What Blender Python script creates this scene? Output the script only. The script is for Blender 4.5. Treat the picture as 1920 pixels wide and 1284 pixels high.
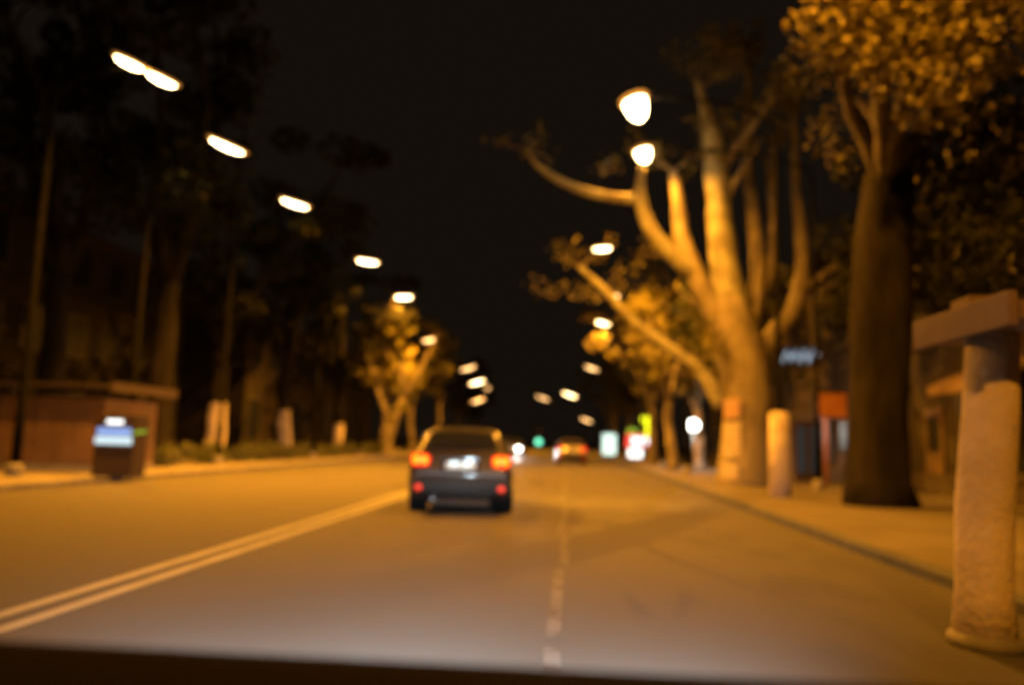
import bpy, bmesh, math, random
from mathutils import Vector, Matrix, noise
R = math.radians
scene = bpy.context.scene
for o in list(bpy.data.objects): bpy.data.objects.remove(o)
COL = scene.collection

# ------------------------------------------------------------------ camera
CAM = Vector((0.0, 0.0, 1.25))
cam_data = bpy.data.cameras.new("camera")
cam = bpy.data.objects.new("camera", cam_data)
COL.objects.link(cam)
cam_data.lens = 18.0
cam_data.sensor_width = 23.6
cam_data.clip_start = 0.05
cam_data.clip_end = 2000
CAM_ROT = (Matrix.Rotation(R(4.17), 3, 'Z') @ Matrix.Rotation(R(90 + 7.2), 3, 'X') @ Matrix.Rotation(R(1.7), 3, 'Z'))
cam.matrix_world = Matrix.Translation(CAM) @ CAM_ROT.to_4x4()
cam_data.dof.use_dof = True              # the hand-held lens was focused much too near
cam_data.dof.focus_distance = 2.2
cam_data.dof.aperture_fstop = 0.58
cam_data.dof.aperture_blades = 7
scene.camera = cam

# ------------------------------------------------------------------ world: night sky over a lit town
world = bpy.data.worlds.new("World")
scene.world = world
world.use_nodes = True
wn = world.node_tree.nodes
bg = wn["Background"]
bg.inputs[0].default_value = (0.0017, 0.00115, 0.0007, 1)
bg.inputs[1].default_value = 1.0

# ------------------------------------------------------------------ exposure: a long night exposure
scene.view_settings.view_transform = 'Standard'
scene.view_settings.look = 'None'
scene.view_settings.exposure = 2.0
scene.view_settings.gamma = 1.0
scene.view_settings.use_curve_mapping = False
scene.cycles.use_denoising = True
scene.cycles.max_bounces = 5
scene.cycles.diffuse_bounces = 3
scene.cycles.glossy_bounces = 3
scene.cycles.transparent_max_bounces = 6
scene.cycles.caustics_reflective = False
scene.cycles.caustics_refractive = False
scene.cycles.sample_clamp_indirect = 2.0

SODIUM = (1.0, 0.355, 0.018)
LAMP_W = 2500.0

# ------------------------------------------------------------------ helpers
FPX = 18.0 / 23.6 * 1920
def at(px, py, Y):
    d = CAM_ROT @ Vector(((px - 960) / FPX, -(py - 642) / FPX, -1.0))
    return CAM + d * ((Y - CAM.y) / d.y)

def tag(o, label=None, cat=None, group=None, kind=None):
    if label: o["label"] = label
    if cat: o["category"] = cat
    if group: o["group"] = group
    if kind: o["kind"] = kind
    return o

def empty(name, loc=(0, 0, 0), rz=0.0):
    o = bpy.data.objects.new(name, None)
    o.empty_display_size = 0.3
    COL.objects.link(o)
    o.location = loc
    o.rotation_euler = (0, 0, rz)
    return o

class MB:
    def __init__(self):
        self.v = []; self.f = []; self.m = []
    def add(self, vs, fs, mi=0):
        b = len(self.v)
        self.v += [tuple(p) for p in vs]
        self.f += [tuple(i + b for i in f) for f in fs]
        self.m += [mi] * len(fs)
        return self
    def box(self, c, s, rz=0.0, mi=0, taper=1.0):
        hx, hy, hz = s[0] / 2, s[1] / 2, s[2] / 2
        co, si = math.cos(rz), math.sin(rz)
        vs = []
        for z, t in ((-hz, 1.0), (hz, taper)):
            for x, y in ((-hx, -hy), (hx, -hy), (hx, hy), (-hx, hy)):
                x *= t; y *= t
                vs.append((c[0] + x * co - y * si, c[1] + x * si + y * co, c[2] + z))
        return self.add(vs, [(3, 2, 1, 0), (4, 5, 6, 7), (0, 1, 5, 4), (1, 2, 6, 5), (2, 3, 7, 6), (3, 0, 4, 7)], mi)
    def span(self, x0, x1, y0, y1, z0, z1, mi=0):
        return self.box(((x0 + x1) / 2, (y0 + y1) / 2, (z0 + z1) / 2), (x1 - x0, y1 - y0, z1 - z0), 0, mi)
    def tube(self, pts, rad, n=10, cap=True, mi=0, rough=0.0, seed=0.0):
        pts = [Vector(p) for p in pts]
        if not isinstance(rad, (list, tuple)): rad = [rad] * len(pts)
        vs = []; fs = []
        up = None
        for i, p in enumerate(pts):
            d = (pts[min(i + 1, len(pts) - 1)] - pts[max(i - 1, 0)]).normalized()
            if up is None:
                up = d.orthogonal().normalized()
            up = (up - d * up.dot(d)).normalized()
            sd = d.cross(up)
            for k in range(n):
                a = 2 * math.pi * k / n
                r = rad[i]
                q = up * math.cos(a) + sd * math.sin(a)
                if rough:
                    r *= 1 + rough * noise.noise((p + q * rad[i]) * (1.1 / max(rad[i], .1)) + Vector((seed, 0, 0)))
                vs.append(p + q * r)
        for i in range(len(pts) - 1):
            for k in range(n):
                k2 = (k + 1) % n
                fs.append((i * n + k, i * n + k2, (i + 1) * n + k2, (i + 1) * n + k))
        if cap:
            fs.append(tuple(range(n - 1, -1, -1)))
            b = (len(pts) - 1) * n
            fs.append(tuple(range(b, b + n)))
        return self.add(vs, fs, mi)
    def prism(self, prof, x0, x1, axis='x', mi=0):
        """closed profile [(a,b)] extruded along an axis; axis x: (y,z), axis y: (x,z), axis z: (x,y)"""
        def P(a, b, t):
            return (t, a, b) if axis == 'x' else ((a, t, b) if axis == 'y' else (a, b, t))
        n = len(prof)
        vs = [P(a, b, x0) for a, b in prof] + [P(a, b, x1) for a, b in prof]
        fs = [(i, (i + 1) % n, n + (i + 1) % n, n + i) for i in range(n)]
        fs += [tuple(range(n - 1, -1, -1)), tuple(range(n, 2 * n))]
        return self.add(vs, fs, mi)
    def ell(self, c, s, nu=14, nv=8, mi=0, rot=None, zmin=-1.0, zmax=1.0):
        vs = []; fs = []
        M = rot or Matrix.Identity(3)
        for j in range(nv + 1):
            t = zmin + (zmax - zmin) * j / nv
            a = math.asin(max(-1, min(1, t)))
            for i in range(nu):
                b = 2 * math.pi * i / nu
                q = M @ Vector((s[0] * math.cos(a) * math.cos(b), s[1] * math.cos(a) * math.sin(b), s[2] * t))
                vs.append((c[0] + q.x, c[1] + q.y, c[2] + q.z))
        for j in range(nv):
            for i in range(nu):
                i2 = (i + 1) % nu
                fs.append((j * nu + i, j * nu + i2, (j + 1) * nu + i2, (j + 1) * nu + i))
        fs.append(tuple(range(nu - 1, -1, -1))); b = nv * nu
        fs.append(tuple(range(b, b + nu)))
        return self.add(vs, fs, mi)
    def mesh(self, name, mats, smooth=False, fix=True):
        me = bpy.data.meshes.new(name)
        me.from_pydata(self.v, [], self.f)
        for m in (mats if isinstance(mats, (list, tuple)) else [mats]): me.materials.append(m)
        me.polygons.foreach_set("material_index", self.m)
        if smooth: me.polygons.foreach_set("use_smooth", [True] * len(me.polygons))
        if fix:
            bm = bmesh.new(); bm.from_mesh(me)
            bmesh.ops.recalc_face_normals(bm, faces=bm.faces)
            bm.to_mesh(me); bm.free()
        me.update()
        return me
    def build(self, name, mats, parent=None, smooth=False, bevel=0.0, subsurf=0, fix=True):
        o = bpy.data.objects.new(name, self.mesh(name, mats, smooth, fix))
        COL.objects.link(o)
        if parent: o.parent = parent
        if bevel:
            b = o.modifiers.new("bevel", 'BEVEL'); b.width = bevel; b.segments = 2; b.limit_method = 'ANGLE'
        if subsurf:
            s = o.modifiers.new("subsurf", 'SUBSURF'); s.levels = subsurf; s.render_levels = subsurf
        return o

def put(me, name, parent=None, loc=None):
    o = bpy.data.objects.new(name, me); COL.objects.link(o)
    if parent: o.parent = parent
    if loc: o.location = loc
    return o

def copy_tree(o, parent=None):
    c = o.copy(); COL.objects.link(c); c.parent = parent
    for ch in list(o.children): copy_tree(ch, c)
    return c

# ------------------------------------------------------------------ materials
MATS = {}
def mat(name, col, rough=0.7, metal=0.0, col2=None, scale=3.0, bump=0.0, bscale=None, emit=None, estr=0.0, coat=0.0, detail=6.0, stretch=None, spec=0.5, low=0.35, high=0.65):
    m = bpy.data.materials.new(name); m.use_nodes = True
    nt = m.node_tree; b = nt.nodes["Principled BSDF"]
    b.inputs["Base Color"].default_value = (*col, 1)
    b.inputs["Roughness"].default_value = rough
    b.inputs["Metallic"].default_value = metal
    b.inputs["Specular IOR Level"].default_value = spec
    if coat: b.inputs["Coat Weight"].default_value = coat; b.inputs["Coat Roughness"].default_value = 0.06
    if emit:
        b.inputs["Emission Color"].default_value = (*emit, 1); b.inputs["Emission Strength"].default_value = estr
    if col2 or bump:
        tc = nt.nodes.new("ShaderNodeTexCoord"); src = tc.outputs["Object"]
        if stretch:
            mp = nt.nodes.new("ShaderNodeMapping"); mp.inputs["Scale"].default_value = stretch
            nt.links.new(src, mp.inputs[0]); src = mp.outputs[0]
    if col2:
        n = nt.nodes.new("ShaderNodeTexNoise"); n.inputs["Scale"].default_value = scale; n.inputs["Detail"].default_value = detail
        nt.links.new(src, n.inputs["Vector"])
        r = nt.nodes.new("ShaderNodeValToRGB")
        r.color_ramp.elements[0].position = low; r.color_ramp.elements[0].color = (*col, 1)
        r.color_ramp.elements[1].position = high; r.color_ramp.elements[1].color = (*col2, 1)
        nt.links.new(n.outputs["Fac"], r.inputs[0]); nt.links.new(r.outputs[0], b.inputs["Base Color"])
    if bump:
        n2 = nt.nodes.new("ShaderNodeTexNoise"); n2.inputs["Scale"].default_value = bscale or scale * 6; n2.inputs["Detail"].default_value = 4
        nt.links.new(src, n2.inputs["Vector"])
        bp = nt.nodes.new("ShaderNodeBump"); bp.inputs["Strength"].default_value = bump; bp.inputs["Distance"].default_value = 0.03
        nt.links.new(n2.outputs["Fac"], bp.inputs["Height"]); nt.links.new(bp.outputs[0], b.inputs["Normal"])
    MATS[name] = m
    return m

def asphalt_material():
    """worn asphalt: fine grain, wheel tracks polished along the street, dark repairs"""
    m = mat("asphalt", (0.055, 0.052, 0.05), 0.75, bump=0.35, bscale=140, spec=0.12)
    nt = m.node_tree; b = nt.nodes["Principled BSDF"]
    tc = nt.nodes.new("ShaderNodeTexCoord")
    def nz(scale, stretch, det=5):
        mp = nt.nodes.new("ShaderNodeMapping"); mp.inputs["Scale"].default_value = stretch
        nt.links.new(tc.outputs["Object"], mp.inputs[0])
        n = nt.nodes.new("ShaderNodeTexNoise"); n.inputs["Scale"].default_value = scale; n.inputs["Detail"].default_value = det
        nt.links.new(mp.outputs[0], n.inputs["Vector"]); return n
    a = nz(1.0, (1.3, 0.05, 1)); c = nz(0.35, (1, 1, 1)); g = nz(90, (1, 1, 1), 2)
    mx = nt.nodes.new("ShaderNodeMath"); mx.operation = 'ADD'
    nt.links.new(a.outputs["Fac"], mx.inputs[0]); nt.links.new(c.outputs["Fac"], mx.inputs[1])
    m2 = nt.nodes.new("ShaderNodeMath"); m2.operation = 'MULTIPLY_ADD'; m2.inputs[1].default_value = 0.35
    nt.links.new(g.outputs["Fac"], m2.inputs[0]); nt.links.new(mx.outputs[0], m2.inputs[2])
    r = nt.nodes.new("ShaderNodeValToRGB")
    r.color_ramp.elements[0].position = 0.85; r.color_ramp.elements[0].color = (0.034, 0.032, 0.03, 1)
    r.color_ramp.elements[1].position = 1.4; r.color_ramp.elements[1].color = (0.1, 0.094, 0.088, 1)
    nt.links.new(m2.outputs[0], r.inputs[0]); nt.links.new(r.outputs[0], b.inputs["Base Color"])
    return m
asphalt_material()
mat("asphalt_pale", (0.085, 0.083, 0.08), 0.7, spec=0.15, col2=(0.135, 0.132, 0.126), scale=1.5, bump=0.3, bscale=90)
mat("paint_white", (0.21, 0.215, 0.22), 0.55, col2=(0.13, 0.125, 0.12), scale=2.2, bump=0.2, bscale=60, low=0.5, high=0.72)
mat("paving", (0.17, 0.15, 0.12), 0.85, col2=(0.24, 0.215, 0.175), scale=1.2, bump=0.4, bscale=14)
mat("paving_dusty", (0.1, 0.085, 0.065), 0.9, col2=(0.16, 0.14, 0.11), scale=0.7, bump=0.5, bscale=9, low=0.3, high=0.7)
mat("kerb_stone", (0.05, 0.055, 0.062), 0.8, col2=(0.08, 0.085, 0.092), scale=2, bump=0.4, bscale=20)
mat("kerb_pale", (0.2, 0.19, 0.175), 0.85, col2=(0.12, 0.115, 0.11), scale=2, bump=0.4, bscale=20)
mat("soil", (0.07, 0.055, 0.035), 0.95, col2=(0.12, 0.1, 0.055), scale=1.5, bump=0.6, bscale=10)
mat("bark", (0.15, 0.125, 0.09), 0.9, col2=(0.3, 0.26, 0.185), scale=2.2, bump=0.8, bscale=9, stretch=(1, 1, 0.45))
mat("bark_dark", (0.07, 0.058, 0.045), 0.95, col2=(0.13, 0.105, 0.08), scale=3, bump=0.9, bscale=9, stretch=(1, 1, 0.3))
mat("bark_pale", (0.34, 0.33, 0.23), 0.85, col2=(0.2, 0.18, 0.12), scale=1.8, bump=0.6, bscale=8, low=0.45, high=0.6)
mat("whitewash", (0.7, 0.6, 0.5), 0.9, col2=(0.4, 0.34, 0.27), scale=3, bump=0.7, bscale=10, low=0.5, high=0.7)
mat("leaf", (0.045, 0.06, 0.014), 0.6, col2=(0.12, 0.125, 0.03), scale=0.8)
mat("leaf_yellow", (0.11, 0.105, 0.02), 0.6, col2=(0.2, 0.17, 0.035), scale=0.9)
mat("leaf_dark", (0.013, 0.015, 0.005), 0.8, spec=0.1, col2=(0.028, 0.028, 0.008), scale=0.8)  # shaded copy of the leaf; darkness is put into the colour
mat("leaf_gold", (0.13, 0.11, 0.018), 0.6, col2=(0.22, 0.18, 0.032), scale=0.9)  # toned-down lit leaf for the near crown; lamplight in the colour
mat("leaf_lit", (0.2, 0.19, 0.035), 0.6, col2=(0.34, 0.3, 0.06), scale=0.9)  # brighter leaf copy; lamplight is put into the colour
mat("bark_black", (0.014, 0.0115, 0.0095), 0.95, spec=0.1, col2=(0.03, 0.025, 0.019), scale=3, bump=0.9, bscale=9, stretch=(1, 1, 0.3))  # shaded copy of the bark; darkness is put into the colour
mat("steel_grey", (0.16, 0.165, 0.17), 0.5, 0.6, col2=(0.1, 0.1, 0.1), scale=4)
mat("pole_dark", (0.005, 0.005, 0.005), 0.95, col2=(0.008, 0.007, 0.006), scale=5, spec=0.03)
mat("paint_worn", (0.14, 0.136, 0.132), 0.7, spec=0.15, col2=(0.06, 0.058, 0.056), scale=3.5, bump=0.2, bscale=60, low=0.45, high=0.65)
mat("concrete", (0.3, 0.285, 0.25), 0.9, col2=(0.21, 0.195, 0.17), scale=2.5, bump=0.4, bscale=20)
mat("concrete_bright", (0.74, 0.62, 0.44), 0.9, col2=(0.52, 0.43, 0.3), scale=2.0, bump=0.8, bscale=20)
mat("lamp_body", (0.2, 0.2, 0.2), 0.45, 0.4)
mat("lamp_lens", (0.8, 0.6, 0.3), 0.3, emit=(1.0, 0.62, 0.26), estr=9.0)
mat("lamp_glass", (0.6, 0.35, 0.1), 0.4, emit=(1.0, 0.4, 0.06), estr=0.22)  # weak orange emission standing in for the halo round a lamp
mat("lamp_lens_far", (0.8, 0.6, 0.3), 0.3, emit=(1.0, 0.55, 0.2), estr=2.2)
mat("plaster_ochre", (0.035, 0.026, 0.018), 0.9, col2=(0.025, 0.019, 0.013), scale=0.8, bump=0.3, bscale=20)
mat("plaster_brown", (0.032, 0.024, 0.017), 0.9, col2=(0.022, 0.017, 0.012), scale=0.9, bump=0.3, bscale=20)
mat("trim_stone", (0.06, 0.045, 0.03), 0.85, col2=(0.04, 0.03, 0.022), scale=2)
mat("roof_tin", (0.09, 0.07, 0.055), 0.55, 0.3, col2=(0.06, 0.045, 0.038), scale=3)
mat("window_glass", (0.012, 0.013, 0.015), 0.35, spec=0.15)
mat("window_frame", (0.07, 0.06, 0.045), 0.6)
mat("wood_dark", (0.07, 0.045, 0.028), 0.7, col2=(0.11, 0.07, 0.04), scale=3, stretch=(1, 1, 0.2))
mat("kiosk_panel", (0.2, 0.12, 0.07), 0.75, col2=(0.14, 0.085, 0.05), scale=1.5)
mat("kiosk_trim", (0.05, 0.03, 0.018), 0.8)
mat("canopy_panel", (0.22, 0.15, 0.1), 0.75, col2=(0.15, 0.1, 0.07), scale=2)
mat("black_plastic", (0.008, 0.008, 0.009), 0.8, spec=0.1)
mat("dash_vinyl", (0.0028, 0.0016, 0.0013), 0.95, spec=0.05, bump=0.3, bscale=300)
mat("rubber", (0.014, 0.014, 0.014), 0.85)
mat("rim_metal", (0.35, 0.35, 0.36), 0.35, 0.8)
mat("cable", (0.03, 0.028, 0.026), 0.7)
mat("paper_pink", (0.5, 0.27, 0.22), 0.8, col2=(0.4, 0.33, 0.26), scale=6)
mat("paper_white", (0.55, 0.52, 0.46), 0.8, col2=(0.42, 0.33, 0.2), scale=5)
mat("sign_orange", (0.5, 0.2, 0.07), 0.6, col2=(0.4, 0.16, 0.06), scale=4)
mat("plate_white", (0.6, 0.66, 0.66), 0.5)
mat("glow_cyan", (0.5, 0.7, 0.7), 0.4, emit=(0.55, 0.95, 0.9), estr=0.38)
mat("glow_white", (0.8, 0.8, 0.8), 0.4, emit=(1.0, 0.97, 0.85), estr=3.0)
mat("glow_coldwhite", (0.8, 0.8, 0.8), 0.4, emit=(0.75, 0.95, 1.0), estr=0.6)
mat("glow_yellowgreen", (0.5, 0.6, 0.1), 0.4, emit=(0.75, 0.85, 0.01), estr=0.7)
mat("glow_red", (0.5, 0.05, 0.05), 0.4, emit=(0.9, 0.07, 0.05), estr=0.3)
mat("glow_blue", (0.2, 0.4, 0.7), 0.4, emit=(0.16, 0.36, 0.95), estr=0.24)
mat("glow_paleblue", (0.5, 0.7, 0.8), 0.4, emit=(0.33, 0.72, 0.95), estr=0.26)
mat("glow_green", (0.2, 0.5, 0.1), 0.4, emit=(0.28, 0.62, 0.05), estr=0.16)
mat("glow_signal", (0.1, 0.6, 0.5), 0.4, emit=(0.12, 0.95, 0.65), estr=0.55)
mat("neon_blue", (0.4, 0.5, 0.6), 0.4, emit=(0.45, 0.6, 0.75), estr=0.24)
mat("door_glow", (0.03, 0.04, 0.045), 0.4, emit=(0.2, 0.4, 0.5), estr=0.012)
mat("tail_red", (0.4, 0.01, 0.005), 0.25, emit=(1.0, 0.035, 0.003), estr=0.36)
mat("tail_cell", (0.6, 0.1, 0.01), 0.3, emit=(1.0, 0.12, 0.003), estr=1.7)
mat("tail_red_far", (0.4, 0.01, 0.005), 0.25, emit=(1.0, 0.04, 0.01), estr=0.35)
mat("reflector_red", (0.6, 0.03, 0.01), 0.25, emit=(1.0, 0.05, 0.004), estr=0.2)  # glows by itself, standing in for headlamp light thrown back
mat("lens_clear", (0.6, 0.6, 0.62), 0.15)
mat("head_lit", (0.9, 0.9, 0.9), 0.2, emit=(1.0, 0.97, 0.92), estr=9.0)

# ------------------------------------------------------------------ ground, road, pavements
KL, KR = -10.9, 3.62
gm = MB(); gm.add([(-400, -60, -0.06), (400, -60, -0.06), (400, 900, -0.06), (-400, 900, -0.06)], [(0, 1, 2, 3)])
tag(gm.build("ground", MATS["soil"]), kind="structure")
rm = MB(); rm.add([(KL - .05, -30, 0), (KR + .05, -30, 0), (KR + .05, 600, 0), (KL - .05, 600, 0)], [(0, 1, 2, 3)])
tag(rm.build("road", MATS["asphalt"]), kind="structure")
pm = MB(); pm.add([(KL, 15.6, .004), (KR, 15.4, .004), (KR, 18.6, .004), (KL + 6.8, 18.4, .004), (KL + 6.8, 15.5, .004)][1:], [(0, 1, 2, 3)])
pm.build("road_patch", MATS["asphalt_pale"])["kind"] = "structure"

def kerb_profile(side):
    return [(0, -0.1), (0, 0.10), (0.02 * side, 0.125), (0.16 * side, 0.125), (0.16 * side, -0.1)]
k = MB(); k.prism([(KL + a, b) for a, b in kerb_profile(-1)], -30, 600, 'y')
tag(k.build("kerb_left", MATS["kerb_pale"]), kind="structure")
# right kerb: bumped out round the stop, then straight on
path = [(KR, 600), (KR, -30)]
k = MB()
for (a, b), mi in (((0.0, 0.16), 0),):
    ring = []
    for (x, y) in path:
        ring.append([(x, y, -.1), (x, y, .10), (x + .02, y, .125), (x + .16, y, .125), (x + .16, y, -.1)])
    vs = [p for r_ in ring for p in r_]; fs = []
    for i in range(len(ring) - 1):
        for j in range(5):
            fs.append((i * 5 + j, i * 5 + (j + 1) % 5, (i + 1) * 5 + (j + 1) % 5, (i + 1) * 5 + j))
    k.add(vs, fs)
tag(k.build("kerb_right", MATS["kerb_stone"]), kind="structure")
pv = MB(); pv.add([(-60, -30, .121), (KL - .15, -30, .121), (KL - .15, 600, .121), (-60, 600, .121)], [(0, 1, 2, 3)])
tag(pv.build("pavement_left", MATS["paving"]), kind="structure")
pv = MB()
pv.add([(KR + .15, -30, .121), (60, -30, .121), (60, 600, .121), (KR + .15, 600, .121)], [(0, 1, 2, 3)])
tag(pv.build("pavement_right", MATS["paving_dusty"]), kind="structure")

# road markings: double centre line, worn dashes between our two lanes
ml = MB()
for x in (-3.74, -3.46):
    ml.add([(x - .065, -20, .005), (x + .065, -20, .005), (x + .065, 300, .005), (x - .065, 300, .005)], [(0, 1, 2, 3)])
tag(ml.build("road_marking_centre", MATS["paint_white"]), kind="structure")
ml = MB()
y = 2.3
while y < 200:
    x = -0.03 + .035 * math.sin(y); x2 = -0.03 + .035 * math.sin(y * 1.7 + 1)
    ml.add([(x - .05, y, .006), (x + .05, y, .006), (x2 + .05, y + 2.7, .006), (x2 - .05, y + 2.7, .006)], [(0, 1, 2, 3)])
    y += 2.95
tag(ml.build("road_marking_lane", MATS["paint_worn"]), kind="structure")

# ------------------------------------------------------------------ street lamps
def spot(parent, loc, power, color=SODIUM, size=168, blend=0.35, aim=None, name="lamp_light", soft=0.0):
    ld = bpy.data.lights.new(name, 'SPOT'); ld.energy = power; ld.color = color
    ld.spot_size = R(size); ld.spot_blend = blend; ld.shadow_soft_size = soft
    lo = bpy.data.objects.new(name, ld); COL.objects.link(lo)
    lo.location = loc
    if aim: lo.rotation_euler = Vector(aim).to_track_quat('-Z', 'Y').to_euler()
    if parent: lo.parent = parent
    return lo

LEAN = .34          # heads are tipped towards the carriageway
def lamp_head(root, pos, toward, tilt, length=0.95, lens="lamp_lens", power=LAMP_W, width=0.30, cone=138, lean=LEAN, blend=1.0, fwd=0.0, soft=0.0, bowl=.12):
    """cobra head: body shell, bulging lens underneath. toward = +1 points to +X"""
    c, s = math.cos(tilt), math.sin(tilt)
    Rm = Matrix(((c * toward, 0, -s * toward), (0, 1, 0), (s, 0, c)))
    L, W = length, width
    b = MB()
    b.ell(pos, (L * .58, W * .62, .13), 16, 6, 0, Rm, zmin=0.0, zmax=.98)
    b.tube([Vector(pos) + Rm @ Vector((-L * .75, 0, .03)), Vector(pos) + Rm @ Vector((-L * .4, 0, .04))], .045, 8)
    b.build("lamp_housing", MATS["lamp_body"], root, True)
    l = MB()
    l.ell(Vector(pos) + Rm @ Vector((0.03, 0, -.02)), (L * .5, W * .5, bowl), 16, 7, 0, Rm, zmin=-.98, zmax=0.0)
    l.build("lamp_lens", MATS[lens], root, True)
    rim = MB()  # added glowing rim, imitates the warm halo round the lens
    rim.ell(Vector(pos) + Rm @ Vector((0.03, 0, .03)), (L * .62, W * .64, bowl * .85), 16, 7, 0, Rm, zmin=-.9 if bowl < .2 else -.22, zmax=0.0)
    rim.build("lamp_refractor", MATS["lamp_glass"], root, True)
    if power:
        spot(root, Vector(pos) + Vector((0, 0, -.1 - bowl)), power, size=cone, blend=blend, aim=(lean * toward, fwd, -1), soft=soft)

def street_lamp(x_head, Y, H, x_pole, label, tilts=(0.0,), lens="lamp_lens", power=LAMP_W, length=.95, group=None, pole="steel_grey", rb=.11, wash=False, offs=((0, 0),), width=.3, cone=138, lean=LEAN, blend=1.0, fwd=0.0, soft=0.0, bowl=.12):
    root = empty("street_lamp", (x_pole, Y, .12))
    tag(root, label, "street lamp", group)
    tw = 1 if x_head > x_pole else -1
    p = MB(); p.tube([(0, 0, 0), (0, 0, 1.4), (0, 0, 1.45), (0, 0, H - 1.0)], [rb, rb * .95, rb * .75, rb * .5], 12)
    p.build("pole", MATS["pole_dark"], root, True)
    if wash:
        q_ = MB(); q_.tube([(0, 0, 0), (0, 0, 2.0), (0, 0, 2.04)], [.27, .24, .12], 16); q_.build("painted_base", MATS["whitewash"], root, True)
    a = MB(); hx = x_head - x_pole
    z = H - .12
    a.tube([(0, 0, H - 1.3), (0.02 * tw, 0, H - .8), (hx * .25, 0, H - .35), (hx * .6, 0, H - .14), (hx - tw * length * .6, 0, H - .1)], .04, 8)
    a.build("arm", MATS["pole_dark"], root, True)
    bs = MB(); bs.tube([(0, 0, 0), (0, 0, .25), (0, 0, .3)], [rb * 1.7, rb * 1.7, rb * 1.1], 12); bs.build("base_collar", MATS["concrete"], root)
    for (dx, dz), t in zip(offs, tilts):
        lamp_head(root, (hx + dx, 0, H - .12 + dz), tw, t, length, lens, power / len(tilts), width, cone, lean, blend, fwd, soft, bowl)
    return root

LEFT = [(272, 130), (425, 272), (552, 380), (688, 489), (755, 556), (807, 636), (877, 690), (894, 716), (908, 729), (896, 750)]
LTXT = ["twin-headed street lamp on the left, nearest and highest of its row",
        "single-headed street lamp, second from the top left corner",
        "street lamp with orange glow, third down the left row",
        "street lamp above the dark gap, fourth down the left row",
        "street lamp just above the yellow-lit foliage on the left",
        "smaller street lamp shining inside the yellow-lit foliage on the left",
        "small far street lamp, highest of the far left cluster",
        "small bright street lamp, brightest of the far left cluster",
        "dim far street lamp close beside the brightest of the far left cluster",
        "faint far street lamp, lowest of the far left cluster"]
XH, HL = -10.3, 9.7
for i, (px, py) in enumerate(LEFT):
    # depth at which the line of sight passes over the lamp row
    d = (at(px, py, 10) - CAM) / 10
    Y = XH / d.x
    if i >= 6: Y = min(Y, 110)
    p = CAM + d * Y
    far = i >= 6
    tilt = [-.42, -.40, -.30, -.14, .02, .2, .3, .3, .3, .3][i]
    kw = {}
    if i == 0: kw = dict(tilts=(tilt, tilt), offs=((-.42, .2), (.42, -.22)), length=.8)  # second head added to imitate one lamp's broken streak of light
    else: kw = dict(tilts=(tilt,), length=[0, 1.15, 1.05, 1.05, 1.1, 1.2, 1.5, 1.6, 1.4, 1.4][i])
    street_lamp(p.x, Y, p.z, p.x - 2.2, LTXT[i], lens="lamp_lens_far" if i in (5, 6, 8, 9) else "lamp_lens",
                power=LAMP_W * (1.0 if i != 8 else .5), group="street lamps along the left side", width=.34 if i < 6 else .5,
                cone=172 if i in (4, 5) else 138, lean=0.0 if i in (4, 5) else LEAN, blend=.5 if i in (4, 5) else 1.0, **kw)
RIGHT = [(1190, 185, 19.5, "lamp_lens", .62), (1206, 280, 23.5, "lamp_lens", .5), (1130, 465, 34, "lamp_lens", .75), (1155, 553, 43, "lamp_lens_far", .4),
         (1132, 605, 53, "lamp_lens", .9), (1110, 690, 84, "lamp_lens_far", 1.4), (1069, 740, 112, "lamp_lens", 2.0), (1018, 746, 120, "lamp_lens_far", 2.0), (1100, 787, 100, "lamp_lens_far", 1.4)]
RTXT = ["big bright street lamp high above the road, left of the forked tree",
        "street lamp directly below the biggest one, at the tip of the pale limb",
        "street lamp over the right lane, level with the broken pale branch",
        "tiny street lamp half hidden by branches beside the pale branch",
        "street lamp just below the tiny one, right of the dark sky gap",
        "dim orange street lamp on the right above the red tail lights",
        "bright far street lamp over the road, right one of the far pair",
        "dim far street lamp over the road, left one of the far pair",
        "lowest far street lamp, between the far pair and the lit signs"]
for i, (px, py, Y, lens, ln) in enumerate(RIGHT):
    p = at(px, py, Y)
    xp = 7.3 if i == 1 else 5.15 if i < 6 else (4.9 if i != 7 else KR + 1.0)
    street_lamp(p.x, Y, p.z, xp, RTXT[i], tilts=([-.3, -.25, -.1, 0, .2, .3, .3, .3, .3][i],), lens=lens, length=ln,
                power=LAMP_W * (.44, .21, 1.0, .3, 1, 1, 1, 1, .4)[i], group="street lamps along the right side",
                wash=i == 0, rb=.1, cone=172 if i < 3 else 138, lean=-.15 if i < 3 else LEAN, blend=.45 if i < 3 else 1.0, soft=.16 if i < 2 else 0.0, bowl=(.62, .42)[i] if i < 2 else .12, width=.62 if i == 0 else .45 if i < 2 else .36 if i < 5 else .6)
# the rows go on past the camera: three more lamps of the same rows stand just outside the frame
street_lamp(2.7, 9.0, 10.2, 6.6, "street lamp of the right row standing just above the frame", group="street lamps along the right side", cone=150, lean=-.1, blend=.9, fwd=.8, soft=.16, power=LAMP_W * .5)
street_lamp(XH, 8.0, HL, XH - 2.2, "street lamp of the left row standing beside the camera", group="street lamps along the left side", power=LAMP_W * .18)
street_lamp(1.6, -6.0, 9.7, 5.15, "street lamp of the right row standing behind the camera", group="street lamps along the right side", cone=170, lean=0, blend=.4, power=LAMP_W * .48)

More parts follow.
